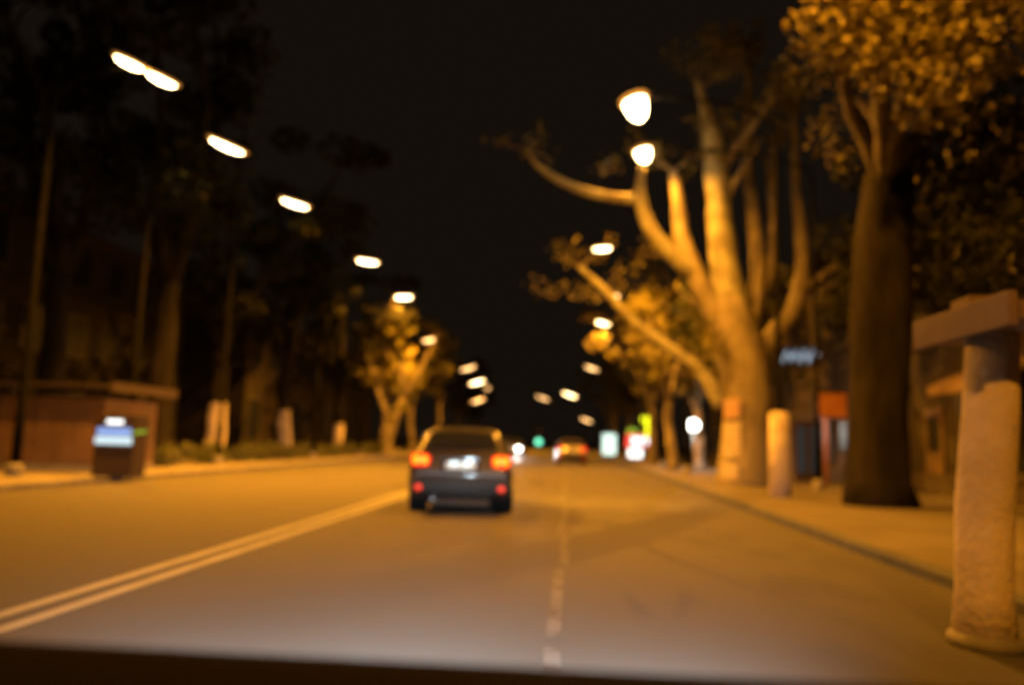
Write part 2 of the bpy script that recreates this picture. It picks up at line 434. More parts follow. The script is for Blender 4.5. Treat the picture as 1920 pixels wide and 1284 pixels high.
# ------------------------------------------------------------------ trees
def leaf_cloud(mb, c, r, n, rng, size=.16, flat=1.0):
    for _ in range(n):
        while True:
            q = Vector((rng.uniform(-1, 1), rng.uniform(-1, 1), rng.uniform(-1, 1)))
            if q.length < 1: break
        q = q * (q.length ** -0.35 if q.length > .05 else 1)
        p = Vector(c) + Vector((q.x * r, q.y * r, q.z * r * flat))
        s = size * rng.uniform(.6, 1.35)
        a = Vector((rng.gauss(0, 1), rng.gauss(0, 1), rng.gauss(0, .6))).normalized()
        b = a.orthogonal().normalized()
        b = (Matrix.Rotation(rng.uniform(0, 6.28), 3, a) @ b)
        n_ = a.cross(b)
        base = len(mb.v)
        mb.v += [tuple(p - a * s * .6), tuple(p + b * s * .42 + n_ * s * .1), tuple(p + a * s * .7), tuple(p - b * s * .42 + n_ * s * .1)]
        mb.f.append((base, base + 1, base + 2, base + 3)); mb.m.append(0)

def limb_path(p, d, length, rng, steps=6, wob=.16, lift=.05):
    pts = [Vector(p)]; d = Vector(d).normalized()
    for i in range(steps):
        d = (d + Vector((rng.gauss(0, wob), rng.gauss(0, wob), rng.gauss(0, wob * .6) + lift))).normalized()
        pts.append(pts[-1] + d * length / steps)
    return pts

def make_tree(seed, height=13.0, r0=.33, crown_lo=4.0, spread=2.6, leaves=5200, leafsize=.2, clumps=40, lean=0.0):
    """generic avenue tree around the origin -> trunk mesh, limb mesh, crown mesh"""
    rng = random.Random(seed)
    t = MB(); fork = crown_lo * rng.uniform(.85, 1.1)
    pts = [Vector((0, 0, -.1))]
    for i in range(1, 9):
        pts.append(Vector((lean * i / 8 * fork + rng.gauss(0, .05), rng.gauss(0, .05), fork * i / 8)))
    rad = [r0 * 1.35, r0 * 1.08] + [r0 * (1 - .04 * i) for i in range(7)]
    t.tube(pts, rad, 14, rough=.22, seed=seed)
    limbs = []; c = MB(); tips = []
    nl = rng.choice((3, 4, 4))
    for k in range(nl):
        a = 2 * math.pi * (k + rng.uniform(-.25, .25)) / nl
        d = Vector((math.cos(a) * .42, math.sin(a) * .42, 1))
        L = (height - fork) * rng.uniform(.7, .95)
        lp = limb_path(pts[-1] - Vector((0, 0, .15)), d, L, rng, 8, .1, .03)
        l = MB(); limbs.append(l)
        l.tube(lp, [r0 * .62 * (1 - .1 * i) for i in range(9)], 8, rough=.2, seed=seed + k)
        for j in range(2, 9):
            for _ in range(2):
                a2 = rng.uniform(0, 6.28)
                bp = limb_path(lp[j], (math.cos(a2), math.sin(a2), rng.uniform(-.1, .7)), spread * rng.uniform(.4, .9), rng, 5, .25, .0)
                l.tube(bp, [r0 * .17 * (1 - .17 * i) for i in range(6)], 5)
                tips += [bp[-1], bp[3]]
    rng.shuffle(tips)
    tips = tips[:clumps]
    for p in tips:
        leaf_cloud(c, p, rng.uniform(.45, 1.0), leaves // len(tips), rng, leafsize, .7)
    return t, limbs, c

KINDS = []
for sd, kw in ((11, dict(height=13, crown_lo=4.2)), (23, dict(height=14.5, crown_lo=5, r0=.36)), (37, dict(height=11.5, crown_lo=3.6, r0=.28)), (41, dict(height=12.5, crown_lo=4.4, r0=.3, lean=-.08))):
    t, l, c = make_tree(sd, **kw)
    # whitewashed lower trunk: its own faces
    tm = t.mesh("trunk", [MATS["bark"], MATS["whitewash"]], True)
    tw = t.mesh("trunk", [MATS["bark"], MATS["whitewash"]], True)
    for poly in tw.polygons:
        if poly.center.z < 2.1: poly.material_index = 1
    KINDS.append((tm, tw, [q.mesh("limb", MATS["bark"], True) for q in l], c.mesh("crown", MATS["leaf"], False, False), c.mesh("crown", MATS["leaf_yellow"], False, False)))

def tree(name, x, y, kind, label, group, rz=0.0, sc=1.0, wash=False, yellow=False, wide=1.0):
    tm, tw, lm, cm, cy = KINDS[kind]
    root = empty(name, (x, y, .12), rz); root.scale = (sc * wide, sc * wide, sc)
    tag(root, label, "tree", group)
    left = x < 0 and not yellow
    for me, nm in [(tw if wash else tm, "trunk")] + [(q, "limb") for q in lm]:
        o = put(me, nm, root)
        if left:      # left trees get shaded bark: night gloom put into the colour
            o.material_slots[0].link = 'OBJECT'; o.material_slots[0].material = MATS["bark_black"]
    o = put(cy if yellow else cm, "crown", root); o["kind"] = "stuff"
    if left:  # crown too: its gloom is put into the leaf colour
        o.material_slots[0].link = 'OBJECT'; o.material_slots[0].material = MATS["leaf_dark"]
    return root

GL, GR = "trees along the left pavement", "trees along the right pavement"
rng = random.Random(5)
LT = [(-17.0, 24.5, 1, "dim tall tree trunk at the left edge, beside the brown kiosk", 1.15, False, False),
      (-13.5, 25.0, 1, "tall bare-trunked tree behind the kiosk and its blue lit window", 1.15, False, False),
      (-14.0, 30.6, 0, "tree with whitewashed trunk base, nearest of the whitewashed ones on the left", 1.15, True, False),
      (-14.2, 39.0, 3, "whitewashed tree, second of the whitewashed ones behind the low hedge", 1.12, True, False),
      (-14.0, 47.5, 0, "whitewashed tree behind the far end of the low hedge", .95, True, False),
      (-13.6, 58.0, 2, "leafy tree directly behind the yellow-lit one on the left", 1.0, False, True),
      (-13.4, 68.0, 3, "leafy tree beyond the yellow-lit one, just left of the black car", .95, False, True),
      (-13.2, 80.0, 1, "far tree behind the black car, third before the street end on the left", .9, False, True),
      (-13.2, 94.0, 0, "far tree behind the black car, second before the street end on the left", .9, False, False),
      (-13.2, 112.0, 2, "farthest tree of the left row", 1.0, False, False)]
for x, y, kd, lb, sc, ws, ye in LT:
    tree("avenue_tree", x, y, kd, lb, GL, rng.uniform(0, 6.28), sc, ws, ye, 1.0)
RT = [(5.0, 37.5, 3, "slim orange-lit tree beside the glowing sign totem on the right", .8, False, True),
      (6.5, 31.5, 2, "dark slim tree leaning just left of the forked tree", .85, False, False),
      (7.1, 43.0, 0, "whitewashed tree beside the white wall lamp on the right", .8, True, True),
      (5.6, 52.0, 0, "leafy tree behind the glowing sign totem", .9, False, True),
      (6.2, 63.0, 1, "leafy tree behind the lit white advertising panel on the right", .85, False, True),
      (6.0, 76.0, 2, "far leafy tree on the right, third before the street end", 1.0, False, True),
      (5.9, 92.0, 3, "far leafy tree on the right, second before the street end", .95, False, False),
      (6.0, 110.0, 0, "farthest tree of the right row", 1.0, False, False)]
for x, y, kd, lb, sc, ws, ye in RT:
    tree("avenue_tree", x, y, kd, lb, GR, rng.uniform(0, 6.28), sc, ws, ye, 1.0)

# --- the big forked tree on the right
def pts_at(lst): return [at(px, py, Y) for px, py, Y in lst]
hero = empty("forked_tree", (0, 0, 0))
tag(hero, "big old forked tree with sodium-lit limbs and paper notices on its trunk", "tree", GR)
HY = 25.0
tb = MB()
tp = pts_at([(1398, 925, HY), (1398, 895, HY), (1398, 840, HY), (1402, 760, HY), (1396, 690, HY), (1385, 640, HY), (1372, 600, HY), (1360, 560, HY)])
tb.tube(tp, [1.0, .82, .76, .73, .75, .77, .68, .58], 20, rough=.22, seed=3)
tb.build("trunk", MATS["bark"], hero, True)
def limb(pxs, rads, mt="bark", name="limb", n=12, sub=4):
    P = pts_at(pxs)
    # smooth subdivision of the path
    Q = []; RR = []
    for i in range(len(P) - 1):
        p0 = P[max(i - 1, 0)]; p1 = P[i]; p2 = P[i + 1]; p3 = P[min(i + 2, len(P) - 1)]
        for k_ in range(sub):
            t = k_ / sub
            Q.append(.5 * ((2 * p1) + (p2 - p0) * t + (2 * p0 - 5 * p1 + 4 * p2 - p3) * t * t + (3 * p1 - p0 - 3 * p2 + p3) * t ** 3))
            RR.append(rads[i] * (1 - t) + rads[i + 1] * t)
    Q.append(P[-1]); RR.append(rads[-1])
    b = MB(); b.tube(Q, RR, n, rough=.2, seed=P[0].x)
    return b.build(name, MATS[mt], hero, True)
limb([(1385, 640, HY), (1368, 560, HY), (1352, 450, HY - .2), (1345, 350, HY - .4), (1335, 265, HY - .5), (1322, 205, HY - .6), (1305, 150, HY - .8)], [.60, .5, .43, .4, .34, .2, .06], "bark_pale")
limb([(1380, 630, HY), (1335, 575, HY - .1), (1300, 505, HY - .2), (1277, 440, HY - .3), (1272, 380, HY - .3), (1262, 320, HY - .4)], [.5, .36, .3, .27, .22, .12])
limb([(1300, 512, HY - .2), (1262, 482, HY - .6), (1226, 440, HY - 1), (1206, 395, HY - 1.3), (1200, 355, HY - 1.5), (1204, 315, HY - 1.6)], [.26, .24, .24, .22, .17, .1], "bark_pale")
limb([(1203, 372, HY - 1.4), (1165, 372, HY - 1.6), (1110, 362, HY - 1.9), (1055, 342, HY - 2.2), (1010, 312, HY - 2.4), (985, 282, HY - 2.5)], [.17, .16, .14, .12, .08, .04], "bark_pale")
limb([(1405, 690, HY), (1447, 632, HY + .3), (1488, 580, HY + .6), (1503, 510, HY + .9), (1500, 430, HY + 1.1), (1492, 340, HY + 1.3), (1490, 200, HY + 1.5)], [.42, .33, .27, .24, .2, .16, .1])
limb([(1400, 620, HY + .3), (1420, 520, HY + 1.0), (1412, 400, HY + 1.6), (1400, 300, HY + 2.0), (1405, 120, HY + 2.4)], [.34, .25, .22, .2, .13])
limb([(1400, 610, HY + .3), (1440, 520, HY + 1.3), (1450, 420, HY + 1.8), (1440, 300, HY + 2.4)], [.26, .17, .15, .1])
limb([(1345, 330, HY - .3), (1375, 285, HY - .6), (1410, 240, HY - .9), (1440, 195, HY - 1.2)], [.2, .15, .11, .05])
limb([(1350, 400, HY - .3), (1385, 330, HY - .7), (1425, 265, HY - 1.0)], [.12, .09, .04])
# leaning lower limb of the same crown, broken and pale, over the pavement edge
limb([(1355, 760, HY + .2), (1310, 690, HY + .6), (1240, 640, HY + 1.0), (1185, 600, HY + 1.3), (1135, 545, HY + 1.5), (1085, 500, HY + 1.7)], [.3, .2, .17, .15, .13, .08], "bark_pale")
rng = random.Random(8)
tw = MB(); lv = MB()
def twig(px, py, Y, n=4, L=1.2, leaves=40, d0=None, size=.15):
    p = at(px, py, Y)
    for _ in range(n):
        a = rng.uniform(0, 6.28)
        d = d0 or (math.cos(a) * .7, math.sin(a) * .7, rng.uniform(.1, 1))
        bp = limb_path(p, d, L * rng.uniform(.6, 1.2), rng, 5, .25, .02)
        tw.tube(bp, [.03, .026, .022, .017, .012, .006], 5)
        if leaves:
            for q in (bp[-1], bp[3]): leaf_cloud(lv, q, .35, leaves // 2, rng, size)
for a in ((985, 285, HY - 2.5, 5, 1.2, 6), (1085, 500, HY + 1.7, 6, 1.3, 14), (1130, 330, HY - 2, 3, .8, 8), (1240, 480, HY - .6, 4, .7, 14), (1262, 325, HY - .4, 5, 1.5, 40),
          (1330, 260, HY - .5, 3, 1.4, 12), (1440, 195, HY - 1.2, 6, 1.3, 20), (1310, 165, HY - .8, 6, 1.6, 30), (1400, 130, HY + 2.4, 8, 2.0, 80), (1490, 210, HY + 1.5, 8, 2.2, 80),
          (1435, 300, HY + 2.4, 6, 2, 60), (1345, 650, HY - .8, 4, .6, 40), (1040, 560, HY + 2, 3, .9, 10), (1130, 560, HY + 1.5, 5, 1.2, 16), (1210, 640, HY + 1, 6, 1.2, 40)):
    twig(*a)
tw.build("twigs", MATS["bark"], hero, True)["kind"] = "stuff"
lv.build("crown", MATS["leaf_yellow"], hero, False, fix=False)["kind"] = "stuff"
# paper notices pasted round the trunk: thin curved sheets
def wrap_sheet(cpx, z0, z1, a0, a1, mt, r):
    c = at(1398, 895, HY); b = MB(); n = 6; vs = []
    for i in range(n + 1):
        a = R(a0 + (a1 - a0) * i / n)
        for rr in (r, r + .012):
            for z in (z0, z1):
                vs.append((c.x + math.cos(a) * rr, c.y + math.sin(a) * rr, z))
    fs = []
    for i in range(n):
        o_ = i * 4; p_ = o_ + 4
        fs += [(o_ + 2, p_ + 2, p_ + 3, o_ + 3), (o_, o_ + 1, p_ + 1, p_), (o_ + 1, o_ + 3, p_ + 3, p_ + 1), (o_, p_, p_ + 2, o_ + 2)]
    fs += [(0, 2, 3, 1), (n * 4, n * 4 + 1, n * 4 + 3, n * 4 + 2)]
    b.add(vs, fs)
    return b.build("paper_notice", MATS[mt], hero)
wrap_sheet(0, 2.15, 2.75, 204, 246, "paper_pink", .79)
wrap_sheet(0, .95, 2.05, 202, 248, "paper_white", .80)
wrap_sheet(0, .3, .8, 204, 244, "paper_white", .86)

# --- the near dark tree right of it, its crown lit at the top of the frame
near = empty("near_tree", (0, 0, 0))
tag(near, "dark thick tree trunk in front of the shops, with a lit yellow crown overhead", "tree", GR)
b = MB()
NY = 17.5
b.tube(pts_at([(1652, 960, NY), (1650, 900, NY), (1648, 760, NY), (1652, 600, NY), (1655, 450, NY), (1665, 330, NY)]), [.8, .66, .62, .6, .58, .5], 16, rough=.2, seed=9)
b.build("trunk", MATS["bark_black"], near, True)  # dimness of this trunk is put into its bark colour
c = MB()
for tgt in ((1560, 60, 15), (1700, 20, 14), (1820, -20, 13), (1640, -160, 15), (1760, 150, 15.5), (1600, 180, 18)):
    p0 = at(1663, 350, NY); p1 = at(*tgt)
    mid = p0.lerp(p1, .5) + Vector((rng.gauss(0, .25), rng.gauss(0, .25), .2))
    b = MB(); b.tube([p0, p0.lerp(mid, .5) + Vector((0, 0, .15)), mid, mid.lerp(p1, .5), p1], [.26, .2, .15, .11, .05], 8, rough=.15); b.build("limb", MATS["bark_dark"], near, True)
for px, py, Y, r, n in ((1560, 40, 13.5, .7, 500), (1620, 20, 13, .8, 700), (1700, 40, 13, .8, 700), (1780, 60, 12.5, .7, 600), (1850, 20, 12, .7, 450), (1690, 120, 13.5, .7, 600), (1760, 140, 13, .6, 450),
                        (1600, 90, 14, .6, 450), (1820, 130, 12.5, .5, 300), (1740, 200, 14, .5, 320), (1660, -60, 13, 1.0, 700), (1800, -60, 12, 1.0, 700), (1900, 60, 12, .7, 300), (1880, 260, 15, .9, 350), (1600, 250, 19, 1.0, 350), (1540, 120, 18, .8, 250), (1780, 320, 18, 1.0, 350), (1900, 400, 17, .8, 250)):
    leaf_cloud(c, at(px, py, Y), r * 1.2, int(n * .6), rng, .13, .75)
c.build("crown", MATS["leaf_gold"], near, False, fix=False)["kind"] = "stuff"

# --- the tree between two left lamps whose foliage is lit bright yellow
lt = empty("lit_tree", (0, 0, 0))
tag(lt, "leafy tree lit bright yellow between two street lamps on the left", "tree", GL)
LY = 53.0
b = MB(); b.tube(pts_at([(722, 880, LY), (724, 862, LY), (728, 820, LY), (742, 780, LY), (758, 745, LY)]), [.5, .4, .34, .3, .27], 14, rough=.2); b.build("trunk", MATS["bark"], lt, True)
for pp in ([(755, 750, LY), (785, 700, LY), (808, 655, LY), (822, 620, LY)], [(758, 745, LY), (752, 690, LY), (748, 640, LY), (765, 600, LY)], [(735, 800, LY), (715, 750, LY), (700, 700, LY), (690, 660, LY)]):
    b = MB(); b.tube(pts_at(pp), [.22, .17, .12, .06], 8, rough=.2); b.build("limb", MATS["bark"], lt, True)
c = MB()
for px, py, dy, rr, n in ((768, 584, -3, .5, 260), (748, 598, -3, .55, 320), (730, 615, -2.5, .5, 200), (765, 618, -2, .5, 200), (742, 640, -2, .5, 160), (790, 606, 2, .5, 220), (808, 612, 3, .5, 260), (826, 628, 3, .5, 260), (815, 652, 3.5, .55, 360), (803, 674, 3.5, .55, 360), (795, 698, 3, .55, 320),
                          (780, 720, 2, .55, 260), (766, 745, 1, .5, 180), (750, 765, 0, .5, 130), (738, 785, 0, .45, 90), (700, 660, 0, .7, 90), (690, 700, 0, .7, 80), (720, 700, 0, .6, 60), (835, 690, 3, .6, 90)):
    leaf_cloud(c, at(px, py, LY + dy), rr, n, rng, .2, .8)
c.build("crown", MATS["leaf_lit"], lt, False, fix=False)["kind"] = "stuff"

c = MB()
for i in range(34):
    leaf_cloud(c, (rng.uniform(7.6, 9.6), rng.uniform(12.5, 24), rng.uniform(4.6, 8.8)), rng.uniform(.6, 1.1), 420, rng, .13, .75)
c.build("rear_crown", MATS["leaf_dark"], near, False, fix=False)["kind"] = "stuff"

# ------------------------------------------------------------------ hedge on the left
h = MB(); rng = random.Random(17)
root = empty("low_hedge", (-13.0, 25.5, .12)); tag(root, "low ragged hedge running along the left pavement between whitewashed trees", "hedge")
hb = MB()
for i in range(170):
    y = rng.uniform(-1.5, 30)
    leaf_cloud(h, (rng.gauss(0, .22), y, .2 + rng.random() * .45 * (0.7 + .3 * math.sin(y))), .3, 70, rng, .1)
for i in range(90):
    y = rng.uniform(-1.5, 30); x = rng.gauss(0, .15)
    hb.tube([(x, y, 0), (x + rng.gauss(0, .08), y + rng.gauss(0, .08), .35), (x + rng.gauss(0, .15), y + rng.gauss(0, .15), .65)], [.014, .01, .005], 4)
h.build("foliage", MATS["leaf"], root, False, fix=False)["kind"] = "stuff"
hb.build("stems", MATS["bark_dark"], root)["kind"] = "stuff"

# ------------------------------------------------------------------ cars
def make_car(name, loc, rz, paint, label, tail=None, head=None, plate_lamps=False, cells=True):
    """hatchback, rear at local y=0, nose at +4.15"""
    root = empty(name, loc, rz); tag(root, label, "car")
    #        y    zbot zsill wmax  zmid  zbelt wbelt ztop  wtop
    S = [(0.02, .36, .42, .70, .50, .58, .72, .60, .60),
         (0.00, .30, .38, .80, .52, .66, .80, .68, .66),
         (0.06, .26, .36, .87, .55, .80, .83, .88, .68),
         (0.10, .24, .34, .89, .58, .92, .83, 1.02, .70),
         (0.16, .22, .32, .90, .60, .96, .83, 1.10, .69),
         (0.32, .20, .30, .90, .60, .97, .83, 1.29, .66),
         (0.48, .20, .30, .90, .60, .97, .83, 1.42, .645),
         (0.75, .20, .30, .90, .60, .96, .83, 1.47, .64),
         (1.40, .20, .30, .90, .60, .95, .83, 1.49, .64),
         (2.00, .20, .30, .90, .60, .94, .83, 1.475, .64),
         (2.45, .20, .30, .90, .60, .93, .83, 1.40, .63),
         (2.95, .20, .30, .90, .60, .92, .82, 1.08, .63),
         (3.20, .20, .30, .90, .60, .90, .81, .95, .66),
         (3.70, .22, .32, .88, .58, .82, .78, .86, .62),
         (4.02, .25, .34, .80, .55, .70, .68, .74, .54),
         (4.14, .30, .38, .68, .50, .60, .58, .63, .46)]
    b = MB(); rings = []
    for (y, zb, zs, wm, zm, zbl, wb, zt, wt) in S:
        half = [(0, zb), (wm * .8, zb), (wm * .97, zs), (wm, zm), (wb + (wm - wb) * .45, zbl - .08), (wb, zbl), (wt + (wb - wt) * .12, zt - (zt - zbl) * .16), (wt * .82, zt - .012), (0, zt)]
        ring = [(x, y, z) for x, z in half] + [(-x, y, z) for x, z in half[-2:0:-1]]
        rings.append(ring)
    n = len(rings[0])
    vs = [p for r_ in rings for p in r_]
    fs = [(i * n + j, i * n + (j + 1) % n, (i + 1) * n + (j + 1) % n, (i + 1) * n + j) for i in range(len(rings) - 1) for j in range(n)]
    fs += [tuple(range(n - 1, -1, -1)), tuple(range((len(rings) - 1) * n, len(rings) * n))]
    b.add(vs, fs)
    body = b.build("body", paint, root, True, subsurf=2)
    # glazing: panels set a few mm proud of the shell
    def pane(quad, nm="window", th=.012):
        q = [Vector(p) for p in quad]; nn = (q[1] - q[0]).cross(q[3] - q[0]).normalized()
        m_ = MB(); m_.add([p for p in q] + [p + nn * th for p in q], [(0, 1, 2, 3), (7, 6, 5, 4), (0, 4, 5, 1), (1, 5, 6, 2), (2, 6, 7, 3), (3, 7, 4, 0)])
        return m_.build(nm, MATS["window_glass"], root, bevel=.004)
    rw = pane([(-.60, .155, 1.10), (.60, .155, 1.10), (.53, .425, 1.36), (-.53, .425, 1.36)], "rear_window", .02)
    wp = MB(); wp.tube([(-.05, .125, 1.13), (.2, .14, 1.15), (.42, .16, 1.165)], [.012, .01, .006], 6); wp.build("wiper", MATS["black_plastic"], rw)
    pane([(.60, 2.98, 1.08), (-.60, 2.98, 1.08), (-.51, 2.5, 1.375), (.51, 2.5, 1.375)], "windscreen", .02)
    for s in (-1, 1):
        for (y0, y1, y2, y3) in ((.62, 1.42, 1.42, .82), (1.5, 2.7, 2.3, 1.5)):
            q = [(s * .842, y0, .985), (s * .842, y1, .985), (s * .705, y2, 1.37), (s * .705, y3, 1.37)]
            if s < 0: q = [q[1], q[0], q[3], q[2]]
            pane(q, "side_window", .012)
    # tailgate seam, bumper, valance
    m_ = MB(); m_.prism([(-.80, .34), (.80, .34), (.86, .44), (.84, .60), (.70, .655), (-.70, .655), (-.84, .60), (-.86, .44)], -.045, .12, 'y')
    bp = m_.build("rear_bumper", MATS["bumper_plastic"], root, True, bevel=.035)
    m_ = MB(); m_.add([(-.5, -.06, .245), (.5, -.06, .245), (.5, .02, .16), (-.5, .02, .16), (-.5, .02, .25), (.5, .02, .25)], [(0, 1, 2, 3), (0, 4, 5, 1), (3, 2, 5, 4), (0, 3, 4), (1, 5, 2)]); m_.build("skid_trim", MATS["satin_metal"], bp)
    m_ = MB(); m_.prism([(-.66, .255), (.66, .255), (.72, .335), (-.72, .335)], -.02, .10, 'y'); m_.build("valance", MATS["black_plastic"], bp, bevel=.01)
    m_ = MB(); m_.prism([(-.30, .735), (.30, .735), (.32, .90), (-.32, .90)], .012, .03, 'y'); m_.build("plate_recess", MATS["black_plastic"], root)
    m_ = MB(); m_.prism([(-.26, .755), (.26, .755), (.26, .875), (-.26, .875)], -.008, .008, 'y'); pl = m_.build("number_plate", MATS["plate_white"], root, bevel=.006)
    m_ = MB(); m_.prism([(-.34, .905), (.34, .905), (.33, .945), (-.33, .945)], -.02, .06, 'y'); gr = m_.build("plate_lamp_bar", paint, root, bevel=.01)
    if plate_lamps:
        for s in (-1, 1):
            m_ = MB(); m_.box((s * .11, -.025, .902), (.06, .02, .008)); m_.build("plate_lamp", MATS["lens_clear"], gr)
            spot(root, (s * .11, -.05, .893), .22, (.72, .95, 1.0), 160, .5, (0, .35, -1), "plate_light")
    for s in (-1, 1):
        # tail lamp wraps the corner: housing with two lit cells
        m_ = MB(); m_.prism([(s * .54, .80), (s * .80, .78), (s * .845, .86), (s * .84, .99), (s * .60, 1.0), (s * .52, .95)][::s], -.015 + .02, .13, 'y')
        tl = m_.build("tail_lamp", tail or MATS["reflector_red"], root, True, bevel=.02)
        if cells and tail:
            for cx in (.62, .755):
                m_ = MB(); m_.ell((s * cx, .004, .895), (.052, .03, .07), 14, 8); m_.build("lamp_cell", MATS["tail_cell"], tl, True)
        m_ = MB(); m_.ell((s * .70, -.045, .44), (.065, .022, .055), 14, 6)
        m_.build("reflector", MATS["reflector_red"] if tail else MATS["lens_clear"], root, True)
        # door mirror
        m_ = MB(); m_.ell((s * .93, 2.62, .99), (.09, .07, .07), 12, 8); m_.tube([(s * .84, 2.64, .95), (s * .95, 2.63, .97)], .025, 6); m_.build("door_mirror", paint, root, True)
        # head lamp
        m_ = MB(); m_.ell((s * .58, 4.0, .66), (.2, .13, .13), 14, 8); m_.build("head_lamp", head or MATS["lens_clear"], root, True)
    m_ = MB(); m_.prism([(-.45, .40), (.45, .40), (.42, .52), (-.42, .52)], 4.1, 4.16, 'y'); m_.build("front_grille", MATS["black_plastic"], root, bevel=.01)
    for y in (.78, 3.32):
        for s in (-1, 1):
            x0, x1 = s * .70, s * .905
            m_ = MB(); prof = [(math.cos(a), math.sin(a)) for a in [2 * math.pi * i / 22 for i in range(22)]]
            m_.tube([(x0, y, .31), (x0 + s * .02, y, .31), (x1 - s * .03, y, .31), (x1, y, .31)], [.28, .31, .31, .285], 22)
            w = m_.build("wheel", MATS["rubber"], root, True)
            m_ = MB(); m_.tube([(x1 - s * .01, y, .31), (x1 + s * .012, y, .31)], [.2, .19], 18); m_.build("rim", MATS["rim_metal"], w)
            m_ = MB(); m_.tube([(s * .62, y, .33), (s * .903, y, .33)], .36, 22); m_.build("wheel_arch", MATS["black_plastic"], root)
    # underside tray and exhaust
    m_ = MB(); m_.span(-.66, .66, .3, 3.9, .17, .21); m_.build("floor_pan", MATS["black_plastic"], root)
    m_ = MB(); m_.tube([(-.45, -.02, .24), (-.45, .5, .24)], .03, 10); m_.build("exhaust_pipe", MATS["rim_metal"], root)
    if head:
        for s in (-1, 1):
            spot(root, (s * .58, 4.22, .66), 260, (1, .95, .85), 70, .8, (0, 1, -.07), "head_light")
    return root
mat("paint_black", (0.055, 0.05, 0.047), 0.38, 0.7, coat=0.4)
mat("bumper_plastic", (0.008, 0.0085, 0.0095), 0.6)
mat("satin_metal", (0.5, 0.5, 0.5), 0.4, 0.9)
mat("paint_silver", (0.16, 0.13, 0.125), 0.3, 0.3, coat=0.7)
mat("paint_grey", (0.1, 0.1, 0.11), 0.3, 0.3, coat=0.7)
make_car("hatchback_car", (-1.78, 13.3, .002), R(5), MATS["paint_black"], "black hatchback driving ahead with lit tail lamps and glowing number plate", MATS["tail_red"], None, True)
make_car("pale_car", (.35, 47.0, .002), R(3), MATS["paint_silver"], "pale car far ahead with its red tail lamps lit", MATS["tail_red_far"], None, False, False)
make_car("oncoming_car", (-4.36, 66.0, .002), R(180), MATS["paint_grey"], "oncoming car with white headlights, half hidden behind the black hatchback", None, MATS["head_lit"])

# our own car: dashboard top at the bottom edge of the picture, bonnet and lit headlamps below it
own = empty("camera_car", (-.36, 0, 0)); tag(own, "dark dashboard top of the car the picture is taken from", "car")
b = MB()
prof = [(.30, .80), (.30, .97), (.42, 1.015), (.62, 1.03), (.76, 1.032), (.84, 1.02), (.90, .985), (.90, .80)]
b.prism(prof, -.74, .86); b.build("dashboard", MATS["dash_vinyl"], own, True, bevel=.02)
b = MB()
rows = [(.95, .88, .93), (1.3, .87, .84), (1.7, .85, .73), (2.0, .80, .62), (2.1, .74, .54)]
vs = []; fs = []
for (y, w, z) in rows:
    for t in (-1, -.75, -.3, .3, .75, 1):
        vs.append((w * t, y, z - .1 * abs(t) ** 4 ))
for i in range(len(rows) - 1):
    for j in range(5): fs.append((i * 6 + j, i * 6 + j + 1, (i + 1) * 6 + j + 1, (i + 1) * 6 + j))
b.add(vs, fs); b.build("bonnet", MATS["paint_black"], own, True)
b = MB(); b.prism([(-.84, .2), (.84, .2), (.84, .44), (.74, .5), (-.74, .5), (-.84, .44)], 1.95, 2.12, 'y'); b.build("front_bumper", MATS["paint_black"], own, bevel=.03)
for s in (-1, 1):
    b = MB(); b.prism([(.35, .2), (2.0, .2), (2.05, .5), (1.7, .6), (1.3, .72), (.95, .8), (.35, .88)], s * .86, s * .82); b.build("wing_panel", MATS["paint_black"], own, bevel=.02)
    b = MB(); b.ell((s * .64, 2.08, .55), (.13, .06, .06), 12, 8); b.build("head_lamp", MATS["lens_clear"], own, True)
    b = MB(); b.tube([(s * .66, 1.45, .31), (s * .68, 1.45, .31), (s * .86, 1.45, .31), (s * .88, 1.45, .31)], [.28, .31, .31, .28], 20); b.build("wheel", MATS["rubber"], own, True)
    spot(own, (s * .64, 2.24, .56), 640, (.68, .87, 1.0), 80, 1.0, (-.3 if s < 0 else -.05, 1, -.5), "head_light")

# ------------------------------------------------------------------ left kiosk with lit window
kx0, kx1, ky0, ky1 = -14.9, -12.0, 19.6, 22.2
kiosk = empty("street_kiosk", (-13.4, 20.9, .12)); tag(kiosk, "brown panelled kiosk with flat roof on the left pavement", "kiosk")
def kb(name, m_, mt, **kw):
    mb = MB(); m_(mb); o = mb.build(name, MATS[mt], kiosk, **kw); o.location = (13.4, -20.9, -.12); return o
kb("wall", lambda m_: m_.span(kx0, kx1, ky0, ky1, .12, 2.05), "kiosk_panel")
for i in range(5):
    kb("wall_panel", lambda m_, i=i: m_.span(kx0 + .06 + i * .52, kx0 + .06 + i * .52 + .47, ky0 - .03, ky0 - .001, .35, 1.95), "kiosk_panel", bevel=.006)
for i in range(4):
    kb("shelf_board", lambda m_, i=i: m_.span(kx1 + .002, kx1 + .10, ky0 + .3, ky1 - .4, .45 + i * .36, .49 + i * .36), "kiosk_trim")
kb("roof", lambda m_: m_.span(kx0 - .3, kx1 + .3, ky0 - .3, ky1 + .5, 2.3, 2.40), "roof_tin", bevel=.01)
for xx in (kx0 + .1, kx1 - .1):
    kb("roof_post", lambda m_, xx=xx: m_.span(xx - .04, xx + .04, ky0 + .1, ky0 + .18, 2.052, 2.298), "kiosk_trim")
kb("fascia", lambda m_: m_.span(kx1 + .303, kx1 + .34, ky0 - .3, ky1 + .5, 2.22, 2.47), "kiosk_trim")
kb("plinth", lambda m_: m_.span(kx0 - .03, kx1 + .03, ky0 - .02, ky1 + .03, .12, .32), "concrete")

